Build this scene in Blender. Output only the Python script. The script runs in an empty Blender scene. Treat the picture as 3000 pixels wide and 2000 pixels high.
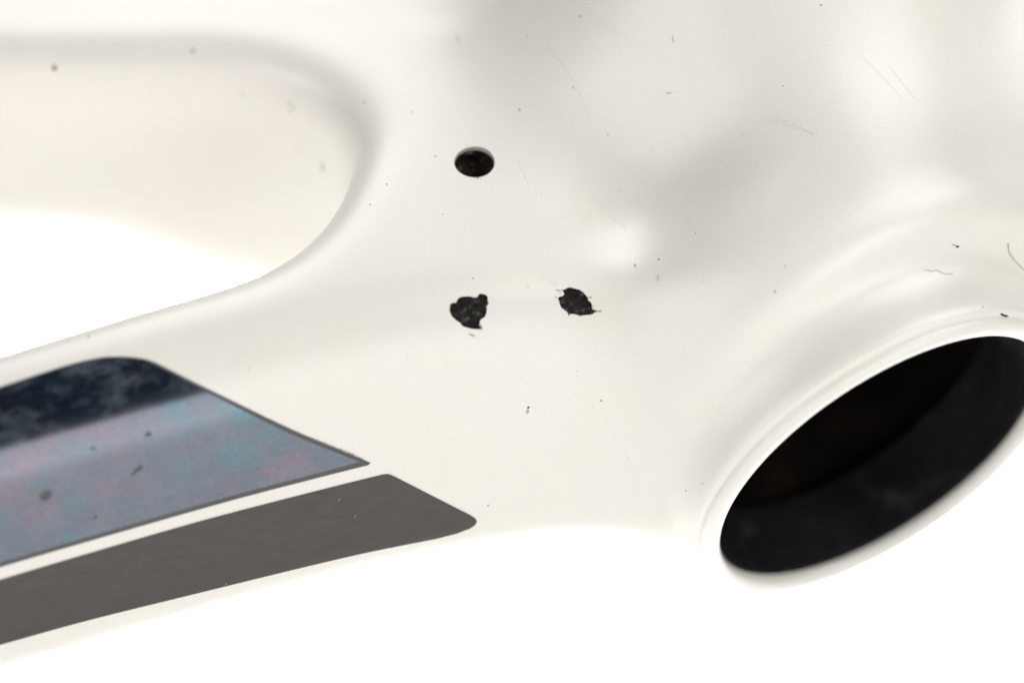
import bpy, bmesh, math, random
import numpy as np
from mathutils import Matrix, Vector
from mathutils.geometry import delaunay_2d_cdt

random.seed(7)
rng = np.random.default_rng(7)
scene = bpy.context.scene
col = scene.collection

# ------------------------------------------------------------------ camera
# The frame is modelled in millimetres in axes (r, u, t): right, up along the
# junction, and towards the photographer.  PITCH tips those axes into the world.
PITCH = math.radians(35)
CAM_D = 300.0                      # camera distance, mm
PXMM = 22.0                        # photograph pixels per mm at t = 0
Z0 = 0.30                          # height of the junction above the table, m
cp, sp = math.cos(PITCH), math.sin(PITCH)
RW = np.array([[1, 0, 0], [0, sp, -cp], [0, cp, sp]], float)   # (r,u,t) -> world


def to_world(p):
    p = np.atleast_2d(np.asarray(p, float))
    return p @ RW.T * 0.001 + np.array([0, 0, Z0])


def dir_world(d):
    return np.asarray(d, float) @ RW.T


cam_data = bpy.data.cameras.new('camera')
cam = bpy.data.objects.new('camera', cam_data)
col.objects.link(cam)
scene.camera = cam
cam.matrix_world = Matrix.Translation(Vector(to_world([0, 0, CAM_D])[0])) @ Matrix(RW.tolist()).to_4x4()
cam_data.sensor_width = 36
cam_data.lens = 36 * CAM_D / (3000 / PXMM)
cam_data.clip_start = 0.01
cam_data.clip_end = 50
cam_data.dof.use_dof = True
cam_data.dof.focus_distance = (CAM_D - 7) * 0.001
cam_data.dof.aperture_fstop = 7

# ------------------------------------------------------------------ world and lamps
world = bpy.data.worlds.new('World')
scene.world = world
world.use_nodes = True
wb = world.node_tree.nodes['Background']
wb.inputs[0].default_value = (0.40, 0.62, 1.0, 1)
wb.inputs[1].default_value = 0.06


def area(name, loc, target, sx, sy, power, color=(1, 1, 1), spread=180):
    d = bpy.data.lights.new(name, 'AREA')
    d.shape = 'RECTANGLE'
    d.size, d.size_y, d.energy, d.color = sx, sy, power, color
    d.spread = math.radians(spread)
    o = bpy.data.objects.new(name, d)
    col.objects.link(o)
    o.location = loc
    o.rotation_euler = (Vector(target) - Vector(loc)).to_track_quat('-Z', 'Y').to_euler()
    return o


J = (0, 0, Z0)
WARM = (1, 0.985, 0.95)
area('front_fill_panel', (-0.1, -1.0, 0.232), J, 1.8, 0.44, 4.2, WARM)  # added low panel, sized to set the bright reflection in the foil
area('key_softbox', (0.85, 0.0, 1.35), J, 1.0, 1.0, 12.2, WARM)
area('left_softbox', (-1.15, -0.75, 0.85), J, 1.1, 1.1, 10.2, WARM)
area('right_softbox', (1.1, -1.0, 0.60), J, 0.8, 0.8, 7.0, WARM)
area('back_softbox', (-0.27, 1.14, 1.58), J, 0.72, 0.72, 9.6, WARM)
area('backdrop_fill', (0, 2.2, 2.4), (0, 0.58, 0), 0.25, 0.25, 60, WARM, 18)  # added narrow fill aimed at the sweep to burn it out to white

vs = scene.view_settings
vs.view_transform = 'Standard'
vs.look = 'None'
vs.exposure = 0.0
vs.gamma = 1.0
vs.use_curve_mapping = False
scene.render.engine = 'CYCLES'

# ------------------------------------------------------------------ node helpers


def mat_new(name):
    m = bpy.data.materials.new(name)
    m.use_nodes = True
    nt = m.node_tree
    return m, nt, nt.nodes['Principled BSDF']


def noise(nt, vec, scale, detail=4, rough=0.55):
    n = nt.nodes.new('ShaderNodeTexNoise')
    n.inputs['Scale'].default_value = scale
    n.inputs['Detail'].default_value = detail
    n.inputs['Roughness'].default_value = rough
    if vec is not None:
        nt.links.new(vec, n.inputs['Vector'])
    return n


def ramp(nt, fac, stops, interp='LINEAR'):
    r = nt.nodes.new('ShaderNodeValToRGB')
    r.color_ramp.interpolation = interp
    el = r.color_ramp.elements
    while len(el) < len(stops):
        el.new(0.5)
    for e, (p, c) in zip(el, stops):
        e.position = p
        e.color = (*c, 1) if len(c) == 3 else c
    nt.links.new(fac, r.inputs[0])
    return r


def coords(nt, out='Object'):
    return nt.nodes.new('ShaderNodeTexCoord').outputs[out]


def mapping(nt, vec, scale=(1, 1, 1), rot=(0, 0, 0)):
    m = nt.nodes.new('ShaderNodeMapping')
    m.inputs['Scale'].default_value = scale
    m.inputs['Rotation'].default_value = rot
    nt.links.new(vec, m.inputs['Vector'])
    return m.outputs[0]


def bump(nt, height, strength, dist, bsdf):
    b = nt.nodes.new('ShaderNodeBump')
    b.inputs['Strength'].default_value = strength
    b.inputs['Distance'].default_value = dist
    nt.links.new(height, b.inputs['Height'])
    nt.links.new(b.outputs[0], bsdf.inputs['Normal'])
    return b


def mixrgb(nt, fac, a, b, mode='MIX'):
    m = nt.nodes.new('ShaderNodeMix')
    m.data_type = 'RGBA'
    m.blend_type = mode
    for sock, v in ((m.inputs[0], fac), (m.inputs[6], a), (m.inputs[7], b)):
        if hasattr(v, 'links'):
            nt.links.new(v, sock)
        else:
            sock.default_value = v if not isinstance(v, tuple) or len(v) == 4 else (*v, 1)
    return m.outputs[2]


# pearl white lacquer
PAINT, nt, bs = mat_new('pearl_white_lacquer')
oc = coords(nt)
n1 = noise(nt, oc, 55, 3)
c1 = ramp(nt, n1.outputs[0], [(0.35, (0.82, 0.792, 0.722)), (0.5, (0.82, 0.780, 0.730)), (0.65, (0.805, 0.790, 0.712))])
fl = noise(nt, oc, 5200, 2, 0.7)
fc = ramp(nt, fl.outputs[0], [(0.30, (0.93, 0.93, 0.93)), (0.6, (1, 1, 1)), (0.72, (1.04, 1.04, 1.05))])
nt.links.new(mixrgb(nt, 1.0, c1.outputs[0], fc.outputs[0], 'MULTIPLY'), bs.inputs['Base Color'])
bs.inputs['Roughness'].default_value = 0.42
bs.inputs['Coat Weight'].default_value = 1.0
bs.inputs['Coat Roughness'].default_value = 0.36
bs.inputs['Coat IOR'].default_value = 1.5
bump(nt, fl.outputs[0], 0.45, 0.00006, bs)

# dark interior of the bearing bore
BORE, nt, bs = mat_new('dark_carbon_bore')
oc = coords(nt)
n1 = noise(nt, oc, 110, 7, 0.65)
c1 = ramp(nt, n1.outputs[0], [(0.36, (0.004, 0.004, 0.005)), (0.54, (0.007, 0.007, 0.009)), (0.70, (0.040, 0.043, 0.050))])
nt.links.new(c1.outputs[0], bs.inputs['Base Color'])
bs.inputs['Roughness'].default_value = 0.6
bs.inputs['Specular IOR Level'].default_value = 0.2
bump(nt, n1.outputs[0], 0.5, 0.001, bs)

CAVITY, nt, bs = mat_new('brown_black_hollow')
n1 = noise(nt, coords(nt), 60, 5, 0.6)
c1 = ramp(nt, n1.outputs[0], [(0.40, (0.004, 0.003, 0.003)), (0.56, (0.009, 0.007, 0.005)), (0.70, (0.024, 0.017, 0.012))])
nt.links.new(c1.outputs[0], bs.inputs['Base Color'])
bs.inputs['Roughness'].default_value = 0.8
bs.inputs['Specular IOR Level'].default_value = 0.1

# raw carbon in the chips
CARBON, nt, bs = mat_new('bare_black_carbon')
oc = coords(nt)
n1 = noise(nt, oc, 900, 6, 0.7)
c1 = ramp(nt, n1.outputs[0], [(0.35, (0.003, 0.003, 0.003)), (0.54, (0.014, 0.013, 0.012)), (0.66, (0.13, 0.12, 0.10))])
nt.links.new(c1.outputs[0], bs.inputs['Base Color'])
bs.inputs['Roughness'].default_value = 0.5
bs.inputs['Specular IOR Level'].default_value = 0.15
bump(nt, n1.outputs[0], 0.8, 0.0004, bs)

# cable port cavity: black grime with brown and pale grit
GRIME, nt, bs = mat_new('grimy_cavity')
oc = coords(nt)
n1 = noise(nt, oc, 700, 6, 0.7)
c1 = ramp(nt, n1.outputs[0], [(0.40, (0.004, 0.004, 0.004)), (0.56, (0.012, 0.008, 0.005)), (0.62, (0.16, 0.10, 0.05)), (0.70, (0.65, 0.55, 0.40))])
nt.links.new(c1.outputs[0], bs.inputs['Base Color'])
bs.inputs['Roughness'].default_value = 0.5
bump(nt, n1.outputs[0], 0.8, 0.0006, bs)

# grey vinyl stripe
VINYL, nt, bs = mat_new('charcoal_vinyl')
oc = coords(nt)
mv = mapping(nt, oc, (1, 3.5, 3.5), (0, 0.3, 0))
n1 = noise(nt, mv, 260, 4, 0.5)
c1 = ramp(nt, n1.outputs[0], [(0.35, (0.056, 0.050, 0.046)), (0.65, (0.062, 0.055, 0.051))])
nt.links.new(c1.outputs[0], bs.inputs['Base Color'])
bs.inputs['Roughness'].default_value = 0.36
bump(nt, n1.outputs[0], 0.22, 0.0006, bs)

BORDER, nt, bs = mat_new('dark_grey_decal_edge')
bs.inputs['Base Color'].default_value = (0.075, 0.075, 0.078, 1)
bs.inputs['Roughness'].default_value = 0.4

# oil-slick metal foil
FOIL, nt, bs = mat_new('oil_slick_foil')
uv = coords(nt, 'UV')
w = noise(nt, uv, 7.0, 3)
wv = mixrgb(nt, 0.06, uv, w.outputs[1])
n1 = noise(nt, wv, 4.6, 5, 0.62)
hue = ramp(nt, n1.outputs[0], [(0.30, (0.34, 0.40, 0.62)), (0.38, (0.36, 0.52, 0.58)), (0.46, (0.43, 0.47, 0.55)),
                               (0.54, (0.45, 0.46, 0.54)), (0.61, (0.56, 0.44, 0.53)), (0.68, (0.42, 0.51, 0.54)), (0.76, (0.52, 0.54, 0.45))])
n2 = noise(nt, mapping(nt, uv, (1, 1, 1)), 60, 4, 0.7)
gr = ramp(nt, n2.outputs[0], [(0.3, (0.36, 0.375, 0.39)), (0.7, (0.48, 0.49, 0.50))])
base = mixrgb(nt, 1.0, hue.outputs[0], gr.outputs[0], 'MULTIPLY')
nt.links.new(base, bs.inputs['Base Color'])
bs.inputs['Metallic'].default_value = 1.0
bs.inputs['Roughness'].default_value = 0.20
# cloudy dried residue sits on top as a thin diffuse film
n3 = noise(nt, wv, 9.0, 8, 0.72)
film = ramp(nt, n3.outputs[0], [(0.46, (0, 0, 0)), (0.62, (0.16, 0.16, 0.16))])
dif = nt.nodes.new('ShaderNodeBsdfDiffuse')
dif.inputs[0].default_value = (0.30, 0.36, 0.42, 1)
mx = nt.nodes.new('ShaderNodeMixShader')
nt.links.new(film.outputs[0], mx.inputs[0])
nt.links.new(bs.outputs[0], mx.inputs[1])
nt.links.new(dif.outputs[0], mx.inputs[2])
nt.links.new(mx.outputs[0], nt.nodes['Material Output'].inputs[0])


def flat_mat(name, c, rough=0.7):
    m, nt, bs = mat_new(name)
    n = noise(nt, coords(nt), 3000, 3)
    r = ramp(nt, n.outputs[0], [(0.3, tuple(x * 0.75 for x in c)), (0.7, tuple(min(1, x * 1.2) for x in c))])
    nt.links.new(r.outputs[0], bs.inputs['Base Color'])
    bs.inputs['Roughness'].default_value = rough
    return m


SPECK = flat_mat('dark_dirt', (0.02, 0.018, 0.015))
OLIVE = flat_mat('olive_dirt', (0.42, 0.40, 0.27))
PALE = flat_mat('faint_scuff', (0.46, 0.45, 0.43))
TAN = flat_mat('tan_glue_residue', (0.50, 0.44, 0.34))
SCUFF = flat_mat('hairline_scuff', (0.67, 0.66, 0.63))
FIBRE = flat_mat('grey_fibre', (0.50, 0.50, 0.49))
CHIPEDGE = flat_mat('broken_lacquer_edge', (0.62, 0.61, 0.58))
PORTWALL = flat_mat('worn_port_wall', (0.42, 0.40, 0.37))

# ------------------------------------------------------------------ setting: white seamless sweep
TABLE, nt, bs = mat_new('white_paper')
n1 = noise(nt, coords(nt), 40, 4)
c1 = ramp(nt, n1.outputs[0], [(0.3, (0.87, 0.87, 0.865)), (0.7, (0.89, 0.89, 0.885))])
nt.links.new(c1.outputs[0], bs.inputs['Base Color'])
bs.inputs['Roughness'].default_value = 0.9
prof = [(-1.6, 0.0), (1.3, 0.0)]
for i in range(1, 13):
    a = i / 12 * math.pi / 2
    prof.append((1.3 + 0.5 * math.sin(a), 0.5 - 0.5 * math.cos(a)))
prof.append((1.8, 1.6))
V, F = [], []
for y, z in prof:
    V += [(-2, y, z), (2, y, z)]
for i in range(len(prof) - 1):
    F.append((2 * i, 2 * i + 1, 2 * i + 3, 2 * i + 2))
me = bpy.data.meshes.new('backdrop')
me.from_pydata(V, [], F)
for p in me.polygons:
    p.use_smooth = True
me.materials.append(TABLE)
sweep = bpy.data.objects.new('backdrop', me)
col.objects.link(sweep)
sweep['kind'] = 'structure'

# ------------------------------------------------------------------ the frame as an implicit solid (mm)


def nrm(v):
    v = np.asarray(v, float)
    return v / np.linalg.norm(v)


H0 = np.array([-5.0, 24.0, 0.0])                 # cable port, origin of the yoke axes
YN = nrm([0.0, 0.66, 0.751])                     # yoke top normal
YV = nrm([-1.0, -0.12, 0.105])                   # rearwards along the stays
YQ = np.cross(YN, YV)                            # across, towards the near stay
BX = nrm([0.441, -0.728, 0.525])                    # bottom bracket axis, outwards
BC = np.array([50.6, -17.0, -5.0])               # centre of the bore mouth
B0 = BC - 42 * BX
R_BORE = 24.8
R_COL = 29.3


def smin(a, b, k):
    h = np.maximum(k - np.abs(a - b), 0) / k
    return np.minimum(a, b) - h ** 3 * k / 6


def smax(a, b, k):
    return -smin(-a, -b, k)


def sramp(x, w):
    return 0.5 * (x + np.sqrt(x * x + w * w))


def cyl_axis(P, c, d):
    v = P - c
    a = v @ d
    return a, np.sqrt(np.maximum((v * v).sum(-1) - a * a, 1e-9))


ST_C = np.array([32.0, 13.0, -26.0])
ST_D = nrm([0.10, 0.99, 0.04])
DT_C = B0 + np.array([0, 0, 0.0])
DT_D = nrm([0.88, 0.42, -0.20])


def prims(P):
    v = P - H0
    p, q, h = v @ YV, v @ YQ, v @ YN
    s = q + 4.0
    a = -4.0 + 0.2 * sramp(p - 16, 18) - 0.36 * sramp(-24 - p, 12)
    ab = np.sqrt(s * s + 4.0)
    top = h + 0.0009 * s * s - 0.0
    wide = 33.0 + a + 7.5 * (1 - np.tanh(s / 12))          # the far stay is broader
    side = (ab - wide) * 0.925 + (h + 1.5) * 0.379
    deep = 13.0 * (0.5 - 0.5 * np.tanh((p - 42) / 11)) * (0.5 - 0.5 * np.tanh((s - 14) / 7))
    bot = -37.0 - deep - h
    yoke = smax(smax(top, side, 9.5), bot, 13)
    yoke = smax(yoke, -48.0 - p, 20)
    # wheel slot between the stays
    pc = 36.0
    side_n = 0.5 + 0.5 * np.tanh(s / 8)
    w = side_n * (17.7 + 0.255 * sramp(p - pc, 9)) + (1 - side_n) * (22.2 + 0.19 * sramp(p - pc, 14))
    dp = -sramp(pc - p, 9)
    slot = np.sqrt(dp * dp + s * s + 1e-9) - w
    yoke = smax(yoke, -slot, 11)
    # bottom bracket shell and its collar
    ax, rad = cyl_axis(P, B0, BX)
    ax2, rad2 = cyl_axis(P, B0 + 5.0 * YN - 3.5 * YV, BX)
    shell = smax(rad2 - 32.0, np.abs(ax2) - 30.5, 12)
    collar = smax(rad - R_COL, np.abs(ax) - 40.9, 2.6)
    # seat tube, down tube
    a1, r1 = cyl_axis(P, ST_C, ST_D)
    seat = smax(r1 - 31.5, -20 - a1, 20)
    a2, r2 = cyl_axis(P, DT_C, DT_D)
    down = smax(r2 - 28.0, -10 - a2, 20)
    return yoke, shell, collar, seat, down, p, s


DENTS = [(np.array([17.5, 18.5, 2.5]), 11.5, 5.6), (np.array([24.0, 27.0, 4.0]), 9.0, 1.4), (np.array([28.0, 9.5, 14.0]), 9.0, -1.6)]
BLO = np.array([-135.0, -75.0, -95.0])
BHI = np.array([135.0, 120.0, 50.0])


def sdf(P):
    yoke, shell, collar, seat, down, p, s = prims(P)
    f = smin(seat, down, 25)
    f = smin(f, shell, 16)
    f = smin(f, yoke, 23)
    f = smin(f, collar, 6.5)
    for c_, sg, am in DENTS:
        dv = P - c_
        f = f + am * np.exp(-(dv * dv).sum(-1) / (2 * sg * sg))
    ax, rad = cyl_axis(P, B0, BX)
    f = smax(f, -(rad - R_BORE - 1.0), 0.8)
    box = np.max(np.maximum(BLO + 4 - P, P - BHI + 4), axis=-1)
    return smax(f, box, 3)


def grad(P, e=0.05):
    g = np.empty_like(P)
    for i in range(3):
        d = np.zeros(3)
        d[i] = e
        g[:, i] = (sdf(P + d) - sdf(P - d)) / (2 * e)
    return g


def normals(P, e=0.05):
    g = grad(P, e)
    return g / np.linalg.norm(g, axis=1, keepdims=True)


def surface_nets(g=0.7, nb=8):
    n = np.ceil((BHI - BLO) / (g * nb)).astype(int)
    bi = np.stack(np.meshgrid(*[np.arange(k) for k in n], indexing='ij'), -1).reshape(-1, 3)
    cen = BLO + (bi + 0.5) * nb * g
    f = sdf(cen)
    bi = bi[np.abs(f) < nb * g * 0.87 * 1.35]
    o = np.stack(np.meshgrid(*[np.arange(nb + 1)] * 3, indexing='ij'), -1)
    ids, pos, fl = [], [], []
    NX = n * nb + 2
    for ch in range(0, len(bi), 400):
        b = bi[ch:ch + 400]
        idx = b[:, None, None, None, :] * nb + o[None]
        vals = sdf((BLO + idx.reshape(-1, 3) * g)).reshape(idx.shape[:-1])
        c = {}
        for dx in (0, 1):
            for dy in (0, 1):
                for dz in (0, 1):
                    c[dx, dy, dz] = vals[:, dx:nb + dx, dy:nb + dy, dz:nb + dz]
        st = np.stack(list(c.values()), -1)
        act = (st.min(-1) < 0) & (st.max(-1) >= 0)
        if not act.any():
            continue
        cc = {k: v[act] for k, v in c.items()}
        base = idx[:, :nb, :nb, :nb][act]
        acc = np.zeros((len(base), 3))
        cnt = np.zeros(len(base))
        for k in cc:
            for axn in range(3):
                if k[axn]:
                    continue
                k2 = list(k)
                k2[axn] = 1
                va, vb = cc[k], cc[tuple(k2)]
                m = (va < 0) != (vb < 0)
                tt = np.where(m, va / np.where(m, va - vb, 1), 0)
                pt = np.array(k, float)[None].repeat(len(base), 0)
                pt[:, axn] += tt
                acc += pt * m[:, None]
                cnt += m
        ids.append(base)
        pos.append(BLO + (base + acc / cnt[:, None]) * g)
        fl.append(np.stack([cc[0, 0, 0], cc[1, 0, 0], cc[0, 1, 0], cc[0, 0, 1]], -1))
    ids, pos, fl = np.concatenate(ids), np.concatenate(pos), np.concatenate(fl)
    key = (ids[:, 0] * NX[1] + ids[:, 1]) * NX[2] + ids[:, 2]
    od = np.argsort(key)
    ids, pos, fl, key = ids[od], pos[od], fl[od], key[od]
    stride = [NX[1] * NX[2], NX[2], 1]
    faces = []
    for axn in range(3):
        m = (fl[:, 0] < 0) != (fl[:, axn + 1] < 0)
        b1, b2 = [(1, 2), (2, 0), (0, 1)][axn]
        k = key[m]
        inside = fl[m, 0] < 0
        ks = [k, k - stride[b1], k - stride[b1] - stride[b2], k - stride[b2]]
        vi = [np.clip(np.searchsorted(key, q), 0, len(key) - 1) for q in ks]
        ok = np.ones(len(k), bool)
        for q, v in zip(ks, vi):
            ok &= key[v] == q
        fq = np.stack(vi, -1)
        fq = np.where(inside[:, None], fq, fq[:, ::-1])
        faces.append(fq[ok])
    faces = np.concatenate(faces)
    for _ in range(3):
        d = sdf(pos)
        gr_ = grad(pos)
        gg = np.maximum((gr_ * gr_).sum(1), 0.25)
        step = gr_ * (d / gg)[:, None]
        ln = np.linalg.norm(step, axis=1, keepdims=True)
        pos = pos - step * np.minimum(1, 0.4 / np.maximum(ln, 1e-9))
    return pos, faces


def trace(px):
    """Where the line of sight through photograph pixels meets the frame (mm)."""
    px = np.atleast_2d(np.asarray(px, float))
    d = np.stack([(px[:, 0] - 1500) / PXMM, (1000 - px[:, 1]) / PXMM, np.full(len(px), -CAM_D)], -1)
    d /= np.linalg.norm(d, axis=1, keepdims=True)
    o = np.array([0, 0, CAM_D])
    t = np.full(len(px), 230.0)
    for _ in range(160):
        f = sdf(o + d * t[:, None])
        t = np.minimum(t + f * 0.7, 460)
        if np.all((np.abs(f) < 2e-4) | (t >= 460)):
            break
    return o + d * t[:, None], t < 440


# ------------------------------------------------------------------ mesh helpers


def mesh_obj(name, P, F, mat, parent, smooth=True, uv=None, N=None):
    """P in mm; one mesh object, vertices in world metres."""
    W = to_world(P)
    m = bpy.data.meshes.new(name)
    m.from_pydata(W.tolist(), [], [list(map(int, f)) for f in F])
    m.materials.append(mat)
    if smooth:
        m.polygons.foreach_set('use_smooth', np.ones(len(m.polygons), bool))
    if uv is not None:
        l = m.uv_layers.new(name='UVMap')
        vi = np.empty(len(m.loops), np.int32)
        m.loops.foreach_get('vertex_index', vi)
        l.data.foreach_set('uv', np.asarray(uv, np.float32)[vi].ravel())
    if N is not None:
        m.normals_split_custom_set_from_vertices(dir_world(N).tolist())
    m.update()
    o = bpy.data.objects.new(name, m)
    col.objects.link(o)
    if parent is not None:
        o.parent = parent
        o.matrix_parent_inverse = parent.matrix_world.inverted()
    return o


def smooth_outline(pts, n=3, closed=True):
    """Catmull-Rom refinement of an outline."""
    p = np.asarray(pts, float)
    out = []
    m = len(p)
    for i in range(m if closed else m - 1):
        a = p[(i - 1) % m] if closed or i else p[0]
        b, c = p[i], p[(i + 1) % m]
        d = p[(i + 2) % m] if closed or i + 2 < m else p[-1]
        for k in range(n):
            t = k / n
            out.append(0.5 * (2 * b + (c - a) * t + (2 * a - 5 * b + 4 * c - d) * t * t + (3 * b - a - 3 * c + d) * t ** 3))
    if not closed:
        out.append(p[-1])
    return np.array(out)


def fill(outline, step):
    """Triangulate an outline with an interior grid; returns 2D points and triangles."""
    pts = [Vector(p) for p in outline]
    n = len(pts)
    edges = [(i, (i + 1) % n) for i in range(n)]
    lo, hi = np.min(outline, 0), np.max(outline, 0)
    for x in np.arange(lo[0] + step / 2, hi[0], step):
        for y in np.arange(lo[1] + step / 2, hi[1], step):
            pts.append(Vector((x, y)))
    r = delaunay_2d_cdt(pts, edges, [list(range(n))], 1, 1e-4)
    P2 = np.array([tuple(v) for v in r[0]])
    return P2, [tuple(f) for f in r[2]]


def boundary(F):
    cnt = {}
    for f in F:
        for i in range(len(f)):
            a, b = f[i], f[(i + 1) % len(f)]
            cnt[(a, b)] = cnt.get((a, b), 0) + 1
    return [e for e in cnt if (e[1], e[0]) not in cnt]


def decal(name, outline, step, lift, mat, parent, thick=0.25, uvfun=None, wob=None):
    P2, F = fill(outline, step)
    P, ok = trace(P2)
    used = sorted({i for f in F for i in f if all(ok[j] for j in f)})
    rem = {i: k for k, i in enumerate(used)}
    F = [tuple(rem[i] for i in f) for f in F if all(ok[j] for j in f)]
    P, P2 = P[used], P2[used]
    N = normals(P)
    L = lift if wob is None else lift + wob(P2)
    top = P + N * (L if np.isscalar(L) else L[:, None])
    f0 = F[0]
    nf = np.cross(top[f0[1]] - top[f0[0]], top[f0[2]] - top[f0[0]])
    if nf @ N[f0[0]] < 0:
        F = [f[::-1] for f in F]
    n0 = len(top)
    be = boundary(F)
    low = P - N * thick * 0.5
    allP = np.concatenate([top, low])
    G = list(F) + [(b, a, a + n0, b + n0) for a, b in be]
    keep = sorted({i for f in G for i in f})
    rem = {i: k for k, i in enumerate(keep)}
    G = [tuple(rem[i] for i in f) for f in G]
    uv = None
    if uvfun is not None:
        u = uvfun(P2)
        uv = np.concatenate([u, u])[keep]
    NN = np.concatenate([N, N])[keep] if wob is None else None
    return mesh_obj(name, allP[keep], G, mat, parent, uv=uv, N=NN)


def lathe(name, profile, mat, parent, seg=160, c=BC, d=BX):
    ref = nrm(np.cross(d, [0.3, 0.5, 0.9]))
    e2 = np.cross(d, ref)
    P, F = [], []
    n = len(profile)
    for i in range(seg):
        a = 2 * math.pi * i / seg
        e = ref * math.cos(a) + e2 * math.sin(a)
        for r, z in profile:
            P.append(c + e * r + d * z)
    for i in range(seg):
        j = (i + 1) % seg
        for k in range(n - 1):
            F.append((i * n + k, j * n + k, j * n + k + 1, i * n + k + 1))
    return mesh_obj(name, np.array(P), F, mat, parent)


# ------------------------------------------------------------------ build the frame
root = bpy.data.objects.new('bicycle_frame', None)
col.objects.link(root)
root.location = to_world(B0)[0]
root['label'] = 'chipped pearl white bicycle frame junction with chainstays, bottom bracket bore and dark decals'
root['category'] = 'bicycle frame'
bpy.context.view_layer.update()

pos, quads = surface_nets()
W = to_world(pos)
body_me = bpy.data.meshes.new('raw_body')
body_me.from_pydata(W.tolist(), [], quads.tolist())
body_me.materials.append(PAINT)
body_me.materials.append(PORTWALL)
body_me.materials.append(CHIPEDGE)
body = bpy.data.objects.new('raw_body', body_me)
col.objects.link(body)

PORT_PX = np.array([1390.0, 475.0])
Q6 = lambda pts: np.array(pts, float) * (530 / 2352) + np.array([1270, 800])
chipA = Q6([(210, 470), (215, 420), (245, 385), (295, 380), (310, 345), (350, 310), (420, 300), (480, 300), (540, 315), (580, 300),
            (585, 275), (630, 265), (690, 285), (710, 320), (705, 345), (720, 400), (695, 420), (695, 480), (680, 550), (650, 580),
            (610, 610), (605, 650), (595, 690), (625, 725), (550, 728), (480, 720), (430, 705), (370, 685), (355, 655), (290, 610), (240, 560), (215, 510)])
chipB = Q6([(1620, 315), (1690, 290), (1695, 260), (1680, 230), (1640, 222), (1700, 212), (1740, 190), (1780, 182), (1830, 195), (1900, 215),
            (1945, 240), (1980, 280), (2010, 320), (2015, 355), (2045, 370), (2065, 420), (2060, 440), (2080, 470), (2120, 495),
            (2085, 515), (2090, 525), (2040, 540), (1980, 545), (1900, 552), (1840, 535), (1780, 530), (1760, 545), (1735, 505), (1690, 470), (1650, 430), (1635, 370)])


def prism(name, base3, n, up, down, matidx):
    k = len(base3)
    P = np.concatenate([base3 + n * up, base3 - n * down])
    F = [tuple(range(k)), tuple(range(2 * k - 1, k - 1, -1))] + [(i + k, (i + 1) % k + k, (i + 1) % k, i) for i in range(k)]
    m = bpy.data.meshes.new(name)
    m.from_pydata(to_world(P).tolist(), [], F)
    for s_ in (PAINT, PORTWALL, CHIPEDGE):
        m.materials.append(s_)
    for pl in m.polygons:
        pl.material_index = matidx
    bm = bmesh.new()
    bm.from_mesh(m)
    bmesh.ops.recalc_face_normals(bm, faces=bm.faces)
    bmesh.ops.triangulate(bm, faces=bm.faces)
    bm.to_mesh(m)
    bm.free()
    o = bpy.data.objects.new(name, m)
    col.objects.link(o)
    return o


port_c = trace(PORT_PX)[0][0]
port_n = normals(port_c[None])[0]
e1 = nrm(np.cross(port_n, [0, 1, 0.2]))
e2 = np.cross(port_n, e1)
R_PORT = 2.7
ang = np.linspace(0, 2 * np.pi, 64, endpoint=False)
circ = port_c + R_PORT * (np.cos(ang)[:, None] * e1 + np.sin(ang)[:, None] * e2)
cutters = [prism('cut', circ, port_n, 4, 0.75, 1)]
for ol in (chipA, chipB):
    sm = smooth_outline(ol, 2)
    P3 = trace(sm)[0]
    cutters.append(prism('cut', P3, nrm(normals(P3).mean(0)), 2.0, 0.9, 2))
for c_ in cutters:
    md = body.modifiers.new('cut', 'BOOLEAN')
    md.operation = 'DIFFERENCE'
    md.object = c_
    md.solver = 'MANIFOLD'
dg = bpy.context.evaluated_depsgraph_get()
ev = body.evaluated_get(dg)
cut_me = bpy.data.meshes.new_from_object(ev)
print('cut mesh', len(body_me.polygons), '->', len(cut_me.polygons))
for c_ in cutters + [body]:
    bpy.data.objects.remove(c_)

nv = len(cut_me.vertices)
co = np.empty(nv * 3)
cut_me.vertices.foreach_get('co', co)
co = co.reshape(-1, 3)
Pm = ((co - np.array([0, 0, Z0])) / 0.001) @ RW           # back to mm
faces = [tuple(p.vertices) for p in cut_me.polygons]
mi = np.empty(len(faces), np.int32)
cut_me.polygons.foreach_get('material_index', mi)
cen = np.array([Pm[list(f)].mean(0) for f in faces])
Nm = normals(Pm)
yk, sh, co_, se, dn, pp, ss = prims(cen)
lab = np.argmin(np.stack([yk, np.minimum(sh, co_ + 0.0), se, dn], -1), -1)
names = np.array(['chainstay_yoke', 'bottom_bracket_shell', 'seat_tube', 'down_tube'])[lab].astype(object)
names[(lab == 0) & (pp > 13) & (ss > 0)] = 'chainstay'
names[(lab == 0) & (pp > 13) & (ss <= 0)] = 'chainstay.001'
parts = {}


def sub(idx, name, mat, parent, N=True):
    F = [faces[i] for i in idx]
    used = sorted({v for f in F for v in f})
    rem = {v: k for k, v in enumerate(used)}
    F = [tuple(rem[v] for v in f) for f in F]
    return mesh_obj(name, Pm[used], F, mat, parent, N=Nm[used] if N else None, smooth=N)


for nm in ('chainstay_yoke', 'bottom_bracket_shell', 'seat_tube', 'down_tube', 'chainstay', 'chainstay.001'):
    idx = np.nonzero((names == nm) & (mi == 0))[0]
    if len(idx):
        parts[nm] = sub(idx, nm.split('.')[0], PAINT, root)
parts['chainstay']['label'] = 'chainstay carrying the dark foil and charcoal decals'
parts['chainstay.001']['label'] = 'plain white chainstay beyond the wheel slot'
yoke_o, shell_o, stay_o = parts['chainstay_yoke'], parts['bottom_bracket_shell'], parts['chainstay']

# walls of the cuts: keep sides, drop the floors (below depth)


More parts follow.
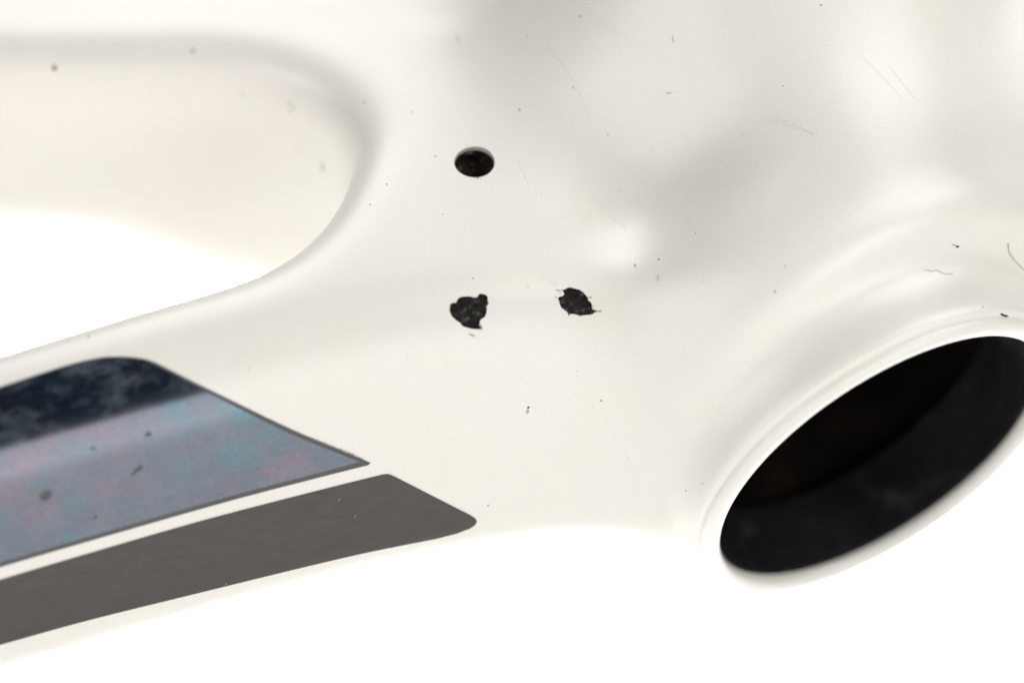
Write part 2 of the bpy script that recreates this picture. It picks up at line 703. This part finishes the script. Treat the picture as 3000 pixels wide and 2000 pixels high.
def wall_faces(midx, centre, n, depth):
    idx = np.nonzero(mi == midx)[0]
    hh = (cen[idx] - centre) @ n
    rr = np.linalg.norm((cen[idx] - centre) - hh[:, None] * n, axis=1)
    return idx, hh, rr


idx, hh, rr = wall_faces(1, port_c, port_n, 1.3)
sub(idx[(hh > -0.7)], 'port_wall', PORTWALL, yoke_o, N=False)
cup = [(R_PORT + 0.02, -0.62), (R_PORT + 0.05, -1.4), (R_PORT + 0.25, -2.2), (R_PORT - 0.2, -3.0), (R_PORT - 1.0, -3.6), (R_PORT - 1.8, -3.9), (0.01, -4.1)]
lathe('port_cavity', cup, GRIME, yoke_o, seg=40, c=port_c, d=port_n)

k3 = np.nonzero(mi == 2)[0]
for ol in (chipA, chipB):
    sm = smooth_outline(ol, 2)
    P3 = trace(sm)[0]
    c0, n0 = P3.mean(0), nrm(normals(P3).mean(0))
    near = [i for i in k3 if np.linalg.norm(cen[i] - c0) < 7]
    fn = []
    for i in near:
        f = faces[i]
        nn = np.cross(Pm[f[1]] - Pm[f[0]], Pm[f[2]] - Pm[f[0]])
        l = np.linalg.norm(nn)
        if l > 0 and abs(nn @ n0) / l < 0.7:
            fn.append(i)
    cm = sm.mean(0)
    bed = cm + (sm - cm) * 1.03
    ph = rng.uniform(0, 6, 6)
    def rough(P2, ph=ph):
        x, y = P2[:, 0] / 9, P2[:, 1] / 9
        return 0.07 * (np.sin(1.3 * x + 2.1 * y + ph[0]) + np.sin(2.7 * x - 1.1 * y + ph[1]) * 0.7 + np.sin(4.1 * y + 3.3 * x + ph[2]) * 0.5)
    ch = decal('paint_chip', bed, 4.5, -0.34, CARBON, yoke_o, thick=0.9, wob=rough)
    sub(fn, 'chip_edge', CHIPEDGE, ch, N=False) if False else None
    e_ = sub(fn, 'lacquer_edge', CHIPEDGE, yoke_o, N=False)

# bearing bore and its rim
rim = [(R_BORE + r_, z_) for r_, z_ in [(2.9, -2.2), (3.1, -1.5), (3.3, -1.15), (3.3, -0.8), (3.1, -0.4), (2.7, -0.05), (2.2, 0.1), (1.6, 0.08), (1.0, -0.08), (0.6, -0.4), (0.36, -0.9), (0.27, -1.5), (0.25, -2.0)]]
lathe('bearing_rim', rim, PAINT, shell_o, seg=240)
lathe('bearing_bore', [(R_BORE + 0.27, -1.7), (R_BORE + 0.05, -1.9), (R_BORE, -2.4), (R_BORE, -13), (R_BORE - 0.3, -13.6), (R_BORE + 0.6, -13.9)], BORE, shell_o, seg=160)
lathe('bore_cavity', [(R_BORE + 0.6, -13.8), (R_BORE + 0.55, -15), (R_BORE + 0.5, -30), (R_BORE + 0.5, -60), (18, -64), (0.01, -64)], CAVITY, shell_o, seg=120)

# ------------------------------------------------------------------ decals
foil_up = [(-900, 1440), (-420, 1275), (-200, 1200), (0, 1134), (191, 1072), (287, 1049), (345, 1045), (406, 1049), (454, 1062), (550, 1110), (717, 1191), (861, 1261), (1004, 1320), (1074, 1350)]
foil_tip = [(1085, 1355), (1079, 1361)]
foil_lo = [(956, 1392), (717, 1454), (478, 1521), (239, 1590), (0, 1660), (-200, 1722), (-420, 1795), (-900, 1960)]
foil = np.concatenate([smooth_outline(foil_up, 5, False), foil_tip, smooth_outline(foil_lo, 5, False)])
inner_up = [(x, y + 4) for x, y in foil_up[:8]] + [(x - 5, y + 7) for x, y in foil_up[8:10]] + [(x - 9, y + 9) for x, y in foil_up[10:13]]
inner = np.concatenate([smooth_outline(inner_up, 5, False), [(1052, 1351)], smooth_outline([(948, 1380)] + [(x, y - 14) for x, y in foil_lo[1:]], 5, False)])
uvf = lambda P2: np.stack([(P2[:, 0] * 0.965 - P2[:, 1] * 0.262) / 1000, (P2[:, 0] * 0.262 + P2[:, 1] * 0.965) / 600], -1)
fd = decal('foil_decal', foil, 22, 0.06, BORDER, stay_o)
fd['label'] = 'dark edged oil-slick foil decal on the chainstay'
decal('foil_face', inner, 14, 0.11, FOIL, fd, uvfun=uvf)
str_up = [(-900, 1995), (-420, 1830), (-200, 1760), (0, 1697), (255, 1621), (574, 1529), (829, 1462), (1084, 1398), (1128, 1388)]
str_r = [(1140, 1388), (1152, 1393), (1244, 1440), (1371, 1504), (1391, 1516), (1397, 1526), (1392, 1536), (1378, 1546), (1339, 1561)]
str_lo = [(1276, 1577), (1084, 1615), (893, 1659), (574, 1737), (255, 1816), (0, 1887), (-200, 1944), (-420, 2010), (-900, 2160)]
stripe = np.concatenate([smooth_outline(str_up, 4, False), str_r, smooth_outline(str_lo, 4, False)])
sd = decal('charcoal_decal', stripe, 20, 0.07, VINYL, stay_o)
sd['label'] = 'plain charcoal vinyl stripe below the foil decal'


# ------------------------------------------------------------------ wear, dirt and lint


def ribbon(name, pts, width, mat, parent, lift=0.03, high=0.05, n=4):
    """A thin raised line lying on the surface; width in mm, tapered ends."""
    p = smooth_outline(pts, n, False)
    P, ok = trace(p)
    if not ok.all():
        return None
    N = normals(P)
    T = np.gradient(P, axis=0)
    B = np.cross(N, T)
    B /= np.linalg.norm(B, axis=1, keepdims=True)
    t = np.linspace(0, 1, len(P))
    w = (width * 0.5 * np.clip(np.minimum(t, 1 - t) * 6, 0.25, 1))[:, None]
    lo = P + N * (lift - 0.06)
    hi = P + N * (lift + high)
    V = np.concatenate([lo - B * w, hi, lo + B * w])
    m = len(P)
    F = [(i, i + 1, m + i + 1, m + i) for i in range(m - 1)] + [(m + i, m + i + 1, 2 * m + i + 1, 2 * m + i) for i in range(m - 1)]
    return mesh_obj(name, V, F, mat, parent)


def blob(name, px, rx, ry, rot, mat, parent, lift=0.05, base=-0.03):
    """A crumb of dirt: an uneven low dome (radii in photograph pixels)."""
    a = np.linspace(0, 2 * np.pi, 11, endpoint=False)
    k = rng.uniform(0.7, 1.25, len(a))
    x, y = rx * k * np.cos(a), ry * k * np.sin(a)
    o = np.stack([px[0] + x * math.cos(rot) - y * math.sin(rot), px[1] + x * math.sin(rot) + y * math.cos(rot)], -1)
    P, ok = trace(np.concatenate([o, [px], (o + np.array(px)) / 2]))
    if not ok.all():
        return None
    N = normals(P)
    m = len(a)
    h = np.concatenate([np.full(m, base), [lift * 1.3], np.full(m, lift)])
    V = P + N * h[:, None]
    F = []
    for i in range(m):
        j = (i + 1) % m
        F += [(i, m + 1 + i, m + 1 + j, j), (m + 1 + i, m, m + 1 + j)]
    return mesh_obj(name, V, F, mat, parent)


far_o, seat_o, down_o = parts['chainstay.001'], parts['seat_tube'], parts['down_tube']


def owner(px):
    P = trace(px)[0]
    yk, sh, cl, se, dn, p_, s_ = (float(v[0]) for v in prims(P))
    k = int(np.argmin([yk, min(sh, cl), se, dn]))
    if k == 0:
        return yoke_o if p_ <= 13 else (stay_o if s_ > 0 else far_o)
    return [None, shell_o, seat_o, down_o][k]


for x, y, r1, r2, rot, m in [(160, 199, 7, 10, 0.2, SPECK), (566, 148, 10, 9, 0, PALE), (710, 278, 5, 4, 0, PALE), (1522, 322, 3, 4, 0, SPECK),
                             (2805, 722, 7, 4, 0, SPECK), (2795, 718, 8, 3, 0.3, OLIVE), (1930, 760, 3, 3, 0, SPECK), (1781, 394, 2.5, 2.5, 0, SPECK), (1762, 1173, 3, 3, 0, SPECK),
                             (1548, 1193, 5, 4, 0, SPECK), (1545, 1205, 6, 10, 0.2, PALE), (945, 490, 4.5, 18, 0.08, OLIVE), (1340, 110, 6, 5, 0, TAN), (1343, 122, 5, 4, 0, PALE),
                             (795, 52, 4, 3, 0, PALE), (1276, 458, 2.5, 2.5, 0, SPECK), (1399, 522, 3, 3, 0, SPECK), (1297, 628, 2.5, 2.5, 0, TAN), (1085, 600, 2.5, 2.5, 0, SPECK),
                             (1133, 540, 2.5, 2.5, 0, SPECK), (1068, 301, 3, 2.5, 0, SPECK), (1386, 815, 2.5, 3, 0, SPECK), (1586, 568, 2.5, 2.5, 0, PALE),
                             (2270, 854, 3.5, 3, 0, SPECK), (2300, 780, 3, 5, 0.5, PALE), (2405, 16, 2.5, 2.5, 0, SPECK), (2295, 252, 3, 3, 0, PALE), (1700, 48, 3, 3, 0, SPECK),
                             (1545, 105, 4, 3, 0, PALE), (1679, 257, 3, 3, 0, SPECK), (2010, 1437, 4, 4, 0, PALE), (2058, 1417, 3, 3, 0, PALE), (260, 985, 6, 4, 0, PALE),
                             (1600, 1560, 4, 4, 0, PALE), (730, 1080, 3, 3, 0, PALE), (1430, 1480, 5, 4, 0, PALE), (520, 394, 4, 3, 0, PALE), (870, 445, 4, 4, 0, PALE), (735, 705, 7, 5, 0.5, PALE)]:
    blob('dirt_speck', (x, y), r1, r2, rot, m, owner((x, y)))
for i in range(28):
    x, y = rng.uniform(900, 2900), rng.uniform(30, 1450)
    if 2050 < x and y > 950:
        continue
    blob('dirt_speck', (x, y), rng.uniform(1.2, 2.2), rng.uniform(1.2, 2.6), rng.uniform(0, 3), SPECK if i % 3 else PALE, owner((x, y)), 0.02)

# short dark nicks and hairline scratches
for pts, w, m in [([(1860, 773), (1862, 782)], 0.13, SPECK), ([(1203, 326), (1210, 332)], 0.10, SPECK), ([(2932, 918), (2940, 924), (2954, 926)], 0.30, SPECK),
                  ([(1373, 978), (1382, 981), (1391, 985)], 0.12, SPECK), ([(1398, 956), (1408, 958), (1412, 964)], 0.20, SPECK), ([(1402, 953), (1413, 955)], 0.14, SPECK),
                  ([(1374, 968), (1378, 982), (1392, 986), (1408, 975), (1411, 966)], 0.06, PALE),
                  ([(1314, 890), (1317, 883), (1330, 880)], 0.06, PALE), ([(1430, 866), (1440, 874), (1442, 893)], 0.05, PALE),
                  ([(1742, 908), (1752, 912), (1760, 910), (1758, 915)], 0.10, SPECK), ([(1735, 906), (1748, 915)], 0.08, SPECK), ([(1642, 850), (1634, 851), (1628, 849)], 0.10, SPECK),
                  ([(1640, 855), (1641, 858)], 0.10, SPECK), ([(1722, 871), (1729, 872), (1733, 868)], 0.09, SPECK), ([(1626, 871), (1632, 872)], 0.08, SPECK),
                  ([(1668, 922), (1665, 927)], 0.08, SPECK), ([(1700, 924), (1701, 928)], 0.08, SPECK), ([(1737, 898), (1741, 895)], 0.08, SPECK),
                  ([(1755, 65), (1800, 96), (1850, 128), (1905, 158)], 0.05, PALE), ([(1770, 60), (1840, 104), (1915, 148)], 0.04, PALE),
                  ([(1600, 135), (1640, 180), (1665, 210), (1690, 262), (1710, 300), (1727, 347)], 0.06, PALE), ([(1800, 110), (1812, 140), (1822, 160)], 0.05, PALE),
                  ([(1638, 325), (1650, 357)], 0.06, PALE), ([(1913, 430), (1907, 460), (1898, 510)], 0.05, PALE), ([(1780, 310), (1785, 295), (1805, 288)], 0.06, PALE),
                  ([(2235, 345), (2310, 370), (2385, 392)], 0.05, PALE), ([(2250, 340), (2330, 366), (2384, 398)], 0.04, PALE),
                  ([(2520, 165), (2580, 220), (2655, 305)], 0.05, PALE), ([(2600, 190), (2640, 240), (2690, 300)], 0.04, PALE), ([(2500, 180), (2530, 152), (2560, 138)], 0.04, PALE),
                  ([(1580, 808), (1605, 822), (1635, 835)], 0.05, PALE), ([(1605, 1002), (1660, 998), (1710, 1010), (1768, 1038)], 0.05, PALE),
                  ([(2130, 1282), (2138, 1266), (2155, 1260)], 0.06, PALE), ([(1790, 640), (1815, 655), (1838, 672)], 0.05, PALE), ([(2010, 635), (2018, 655), (2022, 664)], 0.06, PALE),
                  ([(2790, 494), (2800, 495), (2812, 500)], 0.08, PALE), ([(2290, 780), (2300, 783)], 0.10, PALE), ([(2530, 790), (2550, 805)], 0.06, PALE), ([(1515, 470), (1535, 510), (1550, 550)], 0.04, PALE)]:
    mid = pts[len(pts) // 2]
    ribbon('scratch', pts, w * (0.6 if m is PALE else 1), SCUFF if m is PALE else m, owner(mid), lift=0.02 if m is PALE else 0.03, high=0.008 if m is PALE else 0.05)

# tan glue residue along the foil's slanted end
fu = smooth_outline(foil_up, 8, False)
for i in range(22):
    t0 = i / 22
    xa = np.array([790, 800, 810]) + 265 * t0 + rng.uniform(-4, 4)
    ya = np.interp(xa, fu[:, 0], fu[:, 1]) - 1.5 - rng.uniform(0, 3) * t0
    ribbon('glue_residue', list(zip(xa, ya)), 0.10 + 0.22 * t0, TAN, fd, lift=0.02, high=0.03)

# worn-through spots in the foil, pinholes in the vinyl
for x, y, r1, r2, rot in [(133, 1452, 22, 16, -0.5), (405, 1372, 20, 8, -0.7), (390, 1387, 9, 5, -0.9), (434, 1270, 12, 8, -0.3), (279, 1513, 9, 4, -0.8), (119, 1500, 4, 4, 0), (272, 1312, 9, 5, 0),
                          (590, 1302, 2.5, 2.5, 0), (754, 1368, 2.5, 2.5, 0), (555, 1446, 2.5, 2.5, 0), (650, 1446, 2.5, 2.5, 0), (800, 1330, 2, 2, 0)]:
    blob('worn_spot', (x, y), r1, r2, rot, BORDER, fd, lift=0.14, base=0.105)
for x, y in [(993, 1463), (1041, 1511), (661, 1709)]:
    ribbon('pinhole', [(x - 3, y + 3), (x + 3, y - 3)], 0.10, CHIPEDGE, sd, lift=0.07)

# loose lint lying on the lacquer
for pts, w, m, lb in [
    ([(838, 315), (842, 305), (852, 302), (860, 309), (856, 320), (848, 325), (850, 333)], 0.13, FIBRE, 'tiny grey curled lint fibre on the far inner wall of the wheel slot'),
    ([(2953, 712), (2955, 735), (2972, 762), (3005, 795)], 0.13, OLIVE, 'long olive hair lying above the bottom bracket collar'),
    ([(2705, 790), (2730, 795), (2745, 792), (2762, 801), (2785, 803), (2792, 797)], 0.10, TAN, 'wavy pale tan fibre on the bottom bracket collar'),
    ([(1973, 106), (1971, 116), (1976, 124)], 0.11, FIBRE, 'short straightish grey lint on the seat tube'),
    ([(1953, 270), (1960, 276), (1969, 270)], 0.10, FIBRE, 'tiny grey hooked lint lower on the seat tube by the hollow'),
    ([(1931, 806), (1927, 814), (1930, 824)], 0.10, FIBRE, 'short grey lint on the ridge right of the leaf-shaped chip')]:
    o = ribbon('lint_fibre', pts, w, m, None, lift=0.06, high=0.08)
    if o:
        o['label'] = lb
        o['category'] = 'lint'
        o['group'] = 'lint fibres lying on the frame'
